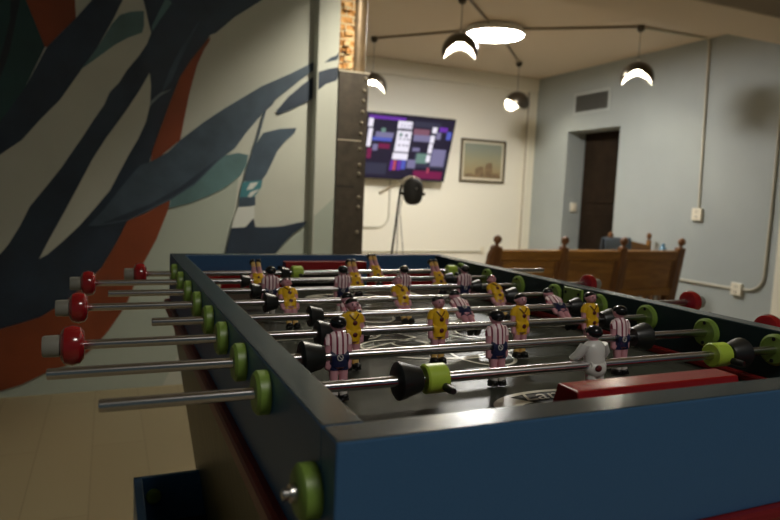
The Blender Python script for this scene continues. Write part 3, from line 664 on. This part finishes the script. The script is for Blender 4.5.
# ------------------------------------------------------------------ player figures
def remeshed(b, name, vox, m):
    o = b.build(name); md = o.modifiers.new('r', 'REMESH'); md.mode = 'VOXEL'; md.voxel_size = vox
    s = o.modifiers.new('s', 'SMOOTH'); s.factor = .5; s.iterations = 3
    dg = bpy.context.evaluated_depsgraph_get(); me = bpy.data.meshes.new_from_object(o.evaluated_get(dg))
    bpy.data.objects.remove(o); me.name = name
    me.materials.clear(); me.materials.append(m)
    for p in me.polygons: p.use_smooth = True; p.material_index = 0
    q = bpy.data.objects.new(name, me); C.objects.link(q); return q
def zring(L): return [(Vector((cx, cy, z)), Vector((rx, 0, 0)), Vector((0, ry, 0))) for cx, cy, z, rx, ry in L]
def player(kind):
    gk = kind == 'keeper'
    b = MB()
    # one continuous body: torso, neck, head, arms, legs
    b.rings(zring([(0, 0, -.014, .0095, .0075), (0, 0, -.008, .0125, .0088), (0, 0, .004, .0112, .0080), (0, 0, .018, .0112, .0080), (0, 0, .028, .0118, .0076), (0, 0, .0335, .0090, .0062), (0, 0, .037, .0048, .0045)]), M['skin'], 20)
    b.tube([(0, 0, .032), (0, -.0005, .041)], [.0048, .0046], M['skin'], 12)
    b.ell((0, -.0008, .0465), (.0092, .0100, .0108), M['skin'], 20, 14)
    b.ell((0, -.0025, .0415), (.0070, .0075, .0060), M['skin'], 14, 10)
    b.ell((0, -.0112, .0455), (.0016, .0020, .0024), M['skin'], 8, 6)
    for s in (-1, 1):
        b.ell((s*.0094, .0006, .0458), (.0016, .0024, .0032), M['skin'], 8, 6)
        if gk: b.tube([(s*.0125, 0, .0285), (s*.0172, -.003, .017), (s*.0200, -.012, .008)], [.0052, .0047, .0040], M['skin'], 10)
        else: b.tube([(s*.0108, 0, .0300), (s*.0132, .0006, .018), (s*.0138, 0, .004), (s*.0138, -.001, -.0095)], [.0044, .0042, .0038, .0036], M['skin'], 10)
        hx, hz = (s*.0205, .006) if gk else (s*.0136, -.0125)
        hy = -.014 if gk else -.0015
        b.ell((hx, hy, hz), (.0036, .0040, .0046), M['skin'], 10, 8)
        b.tube([(s*.0062, 0, -.010), (s*.0062, -.0006, -.026), (s*.0058, .0004, -.046)], [.0066, .0054, .0040], M['skin'], 12)
    body = remeshed(b, 'player', .0011, M['skin'])
    # shirt and sleeves
    b = MB(); sm = {'yellow': M['yellow'], 'striped': M['stripe'], 'keeper': M['white']}[kind]
    b.rings(zring([(0, 0, .003, .0116, .0092), (0, 0, .010, .0116, .0094), (0, 0, .018, .0122, .0096), (0, 0, .027, .0126, .0092), (0, 0, .0325, .0106, .0074), (0, 0, .0362, .0058, .0054)]), sm, 24)
    for s in (-1, 1):
        if gk: b.tube([(s*.0105, 0, .030), (s*.0162, -.003, .018), (s*.0190, -.0105, .0095)], [.0062, .0058, .0050], sm, 12)
        else: b.tube([(s*.0092, 0, .0308), (s*.0122, .0003, .0245), (s*.0134, .0006, .0165)], [.0048, .0052, .0050], sm, 12)
    if gk: bmesh.ops.scale(b.bm, vec=(1.18, 1.12, 1.0), verts=b.bm.verts)
    sh = b.build('shirt', body)
    if kind == 'yellow':
        b = MB()
        b.ell((.001, -.0098, .0165), (.0036, .0012, .0042), M['yemb'], 12, 8)
        for s in (-1, 1): b.tube([(s*.0068, -.0076, .031), (s*.0035, -.0098, .026), (0, -.0102, .0215)], .0009, M['yemb'], 6)
        b.ell((0, .0099, .018), (.0042, .0010, .0052), M['yemb'], 12, 8)
        b.build('shirt_emblem', body)
    # shorts
    b = MB(); om = {'yellow': M['yellow'], 'striped': M['shorts'], 'keeper': M['white']}[kind]
    b.rings(zring([(0, 0, -.0125, .0118, .0092), (0, 0, -.006, .0122, .0100), (0, 0, .0005, .0118, .0098), (0, 0, .0048, .0112, .0090)]), om, 24)
    for s in (-1, 1): b.tube([(s*.0058, 0, -.006), (s*.0060, 0, -.0165)], [.0068, .0064], om, 14)
    if gk: b.ell((0, .0008, -.004), (.0150, .0112, .0125), om, 20, 14)
    b.build('shorts', body)
    b = MB()
    if kind == 'striped':       # round crest on the back of the shorts
        for a0 in range(1):
            pts = [(.001+.0034*math.cos(2*PI*k/14), .0102, -.001+.0038*math.sin(2*PI*k/14)) for k in range(15)]
            b.tube(pts, .0006, M['sock'], 6); b.tube([(-.001, .0103, -.003), (.003, .0103, .0016)], .0006, M['sock'], 6)
    elif kind == 'yellow': b.ell((.001, -.0104, -.003), (.0036, .0010, .0034), M['yemb'], 12, 8); b.ell((0, .0103, -.003), (.003, .0008, .003), M['yemb'], 12, 8)
    else: b.ell((.003, .0110, -.003), (.0052, .0018, .0042), M['yemb'], 14, 8); b.ell((.005, .0118, -.0025), (.0024, .0006, .003), M['hair'], 10, 6)
    b.build('shorts_emblem', body)
    # hair
    b = MB()
    hv = b.ell((0, .0006, .0482), (.0102, .0108, .0106), M['hair'], 20, 14)
    cut = bmesh.ops.bisect_plane(b.bm, geom=list(b.bm.verts)+list(b.bm.edges)+list(b.bm.faces), plane_co=(0, -.004, .0495), plane_no=Vector((0, -.62, -.78)), clear_outer=True)
    b.bm.faces.new([e.verts[0] for e in []]) if False else None
    b.tube([(x*.0004, -.0062, .0525) for x in (-18, 0, 18)], .0016, M['hair'], 8)
    b.build('hair', body)
    # face paint
    b = MB()
    for s in (-1, 1): b.ell((s*.0034, -.0102, .0478), (.0013, .0007, .0010), M['eye'], 8, 6); b.ell((s*.0034, -.0100, .0500), (.0018, .0006, .0005), M['eye'], 8, 6)
    b.ell((0, -.0098, .0408), (.0024, .0008, .0007), M['lip'], 8, 6)
    b.build('face_paint', body)
    # socks and shoes
    b = MB()
    for s in (-1, 1): b.tube([(s*.0059, .0002, -.034), (s*.0058, .0004, -.047)], [.0050, .0046], M['ysock' if kind == 'yellow' else 'sock'], 12)
    b.build('socks', body)
    b = MB()
    for s in (-1, 1): b.ell((s*.0066, -.0022, -.0485), (.0062, .0092, .0052), M['shoe'], 14, 10); b.box((s*.0066-.0050, -.009, -.0535), (s*.0066+.0050, .005, -.050), M['shoe'], .0012)
    b.build('shoes', body)
    b = MB(); b.lathe([(-.0108, .0090), (.0108, .0090)], M[{'yellow': 'yellow', 'striped': 'shorts', 'keeper': 'white'}[kind]], 'X', (0, 0, 0), 16); b.build('rod_hub', body)
    for o in (body, *body.children):
        for v in o.data.vertices:
            if v.co.z > 0: v.co.z *= .82
    return body
PROTO = {k: player(k) for k in ('yellow', 'striped', 'keeper')}
first = {k: True for k in PROTO}
def stopper_cone(k, x, d, par):
    # d = +1: wide end on the left; k scales the bumper
    b = MB(); b.lathe([(-.0135*d*k, .0062), (-.0135*d*k, .0185*k), (-.012*d*k, .0205*k), (-.007*d*k, .0198*k), (.001*d*k, .0170*k), (.010*d*k, .0148*k), (.0135*d*k, .0132*k), (.0135*d*k, .0062)], M['black'], 'X', (x, 0, 0), 22)
    b.build('rubber_bumper', par)
def collar(x, par, sd):
    b = MB(); b.lathe([(-.013, .0062), (-.013, .0145), (-.011, .0162), (.011, .0162), (.013, .0145), (.013, .0062)], M['lime'], 'X', (x, 0, 0), 22); c = b.build('lime_collar', par)
    b = MB(); b.lathe([(-.0185*k, 0), (-.0185*k, .0035), (-.016*k, .0045), (-.010*k, .0045)], M['black'], 'Y', (x+.004, 0, -.004), 10); b.build('grub_screw', c)
def rod(i, team, span, figs, ang, bumps, collars, hx, label, kinds=None):
    y = RY[i]
    o = empty('foosball_rod', (0, y, ZR), label, 'foosball rod')
    b = MB(); b.lathe([(span[0], .0), (span[0], .0050), (span[0]+.0012, .0059), (span[1]-.0012, .0059), (span[1], .0050), (span[1], 0)], M['rod'], 'X', (0, 0, 0), 18); b.build('shaft', o)
    if hx is not None:
        x, d = hx                       # handle centre, outward direction
        b = MB(); b.lathe([(-.0135*d, .0062), (-.0125*d, .0165), (-.0085*d, .0222), (0., .0245), (.0085*d, .0222), (.0125*d, .0165), (.0135*d, .010)], M['handle'], 'X', (x, 0, 0), 26); h = b.build('handle', o)
        b = MB(); b.lathe([(.013*d, .0095), (.0137*d, .0132), (.030*d, .0128), (.032*d, .0115), (.032*d, .0)], M['ferrule'], 'X', (x, 0, 0), 20); b.build('ferrule', h)
    for x, d in bumps: stopper_cone((.72, .70, .76, .86, .82, .92, 1., 1.)[i], x, d, o)
    for x, sd in collars: collar(x, o, .74 if i == 0 else .96)
    for x in figs:
        k = team
        if first[k]: p = PROTO[k]; first[k] = False; p.parent = o
        else: p = copy_tree(PROTO[k], o)
        p.location = (x, 0, 0); p.rotation_euler = (math.radians(ang if ang > 90 or k != 'yellow' else -ang), 0, 0 if k == 'yellow' else PI)
        p['label'] = {'yellow': 'player in yellow shirt and shorts', 'striped': 'player in red and white stripes and navy shorts', 'keeper': 'goalkeeper in white'}[k]
    return o
rod(0, 'yellow', (-.065, .993), [.479], 140, [(.245, 1), (.722, -1)], [(.274, -1), (.695, 1)], (-.077, -1), 'farthest rod, one upturned yellow goalkeeper between lime collars')
rod(1, 'yellow', (-.165, .83), [.153, .374, .587], 140, [(.126, 1), (.614, -1)], [], (-.176, -1), 'second rod from the far end, three upturned yellow players')
rod(2, 'striped', (-.141, .92), [.148, .296, .433, .581], 0, [(.120, 1), (.609, -1)], [], (.927, 1), 'third rod from the far end, four striped players seen from behind')
rod(3, 'yellow', (-.175, .86), [.151, .369, .581], 38, [(.118, 1), (.612, -1)], [], (-.183, -1), 'fourth rod from the far end, three yellow players facing the camera')
rod(4, 'striped', (-.084, .96), [.222, .425, .629], 58, [(.158, 1), (.665, -1)], [], (.966, 1), 'fourth rod from the near end, three striped players leaning steeply')
rod(5, 'yellow', (-.172, .88), [.175, .312, .459, .599], 4, [(.135, 1), (.635, -1)], [], (-.180, -1), 'third rod from the near end, four yellow players facing the camera')
rod(6, 'striped', (-.198, .86), [.112, .336, .549], 8, [(.079, 1), (.585, -1)], [], (.868, 1), 'second rod from the near end, three large striped players seen from behind')
rod(7, 'keeper', (-.149, .95), [.400], 8, [(.150, 1), (.643, -1)], [(.181, -1), (.610, 1)], (.96, 1), 'nearest rod, a white goalkeeper between two lime collars')
b = MB(); b.ell((0, 0, 0), (.0165, .0165, .0165), M['ball'], 24, 16); bl = tag(b.build('foosball'), 'cream foosball at the far left corner of the table', 'ball'); bl.location = (.088, 1.155, ZF+.0168)

# ------------------------------------------------------------------ light, camera, view
# unseen pendant, added to brighten the mural and the near room
pendant((1.25, 2.2, 2.8), .29, math.radians(160), 'unseen dome pendant added over the near end of the room, close to the mural', 'bulb_near')
nl = empty('added_ceiling_lamp', (.35, -1.35, 2.8), 'added round white lamp before the near end of the game table, out of frame', 'lamp')  # unseen lamp, added to light the table front, figures and rods
b = MB(); b.lathe([(0, .26), (-.03, .285), (-.045, .30), (-.075, .30), (-.08, .29), (-.07, .285), (-.05, .26)], M['lampwhite'], 'Z', n=40); b.build('housing', nl)
b = MB(); b.lathe([(-.072, .286), (-.082, .27), (-.086, .0)], M['disc_near'], 'Z', n=40); b.build('diffuser', nl)
w = bpy.data.worlds.new('World'); bpy.context.scene.world = w; w.use_nodes = True
w.node_tree.nodes['Background'].inputs[0].default_value = (.65, .85, .85, 1); w.node_tree.nodes['Background'].inputs[1].default_value = AMB
cam = bpy.data.cameras.new('Camera'); co = bpy.data.objects.new('Camera', cam); C.objects.link(co)
cam.sensor_width = 36; cam.lens = 645.95*36/780; cam.clip_start = .02
ya, pi_, ro = .414, -.1, .0429
f = Vector((math.sin(ya)*math.cos(pi_), math.cos(ya)*math.cos(pi_), math.sin(pi_))); r = Vector((math.cos(ya), -math.sin(ya), 0)); u = r.cross(f)
R_ = math.cos(ro)*r + math.sin(ro)*u; U_ = -math.sin(ro)*r + math.cos(ro)*u
mw = Matrix((R_, U_, -f)).transposed().to_4x4(); mw.translation = Vector((-.1413, -.3981, 1.0677)); co.matrix_world = mw
cam.dof.use_dof = True; cam.dof.focus_distance = .88; cam.dof.aperture_fstop = 6.0
sc = bpy.context.scene; sc.camera = co
sc.view_settings.view_transform = 'Standard'; sc.view_settings.look = 'None'; sc.view_settings.gamma = 1; sc.view_settings.use_curve_mapping = False
sc.view_settings.exposure = EXPO
sc.cycles.sample_clamp_indirect = 4
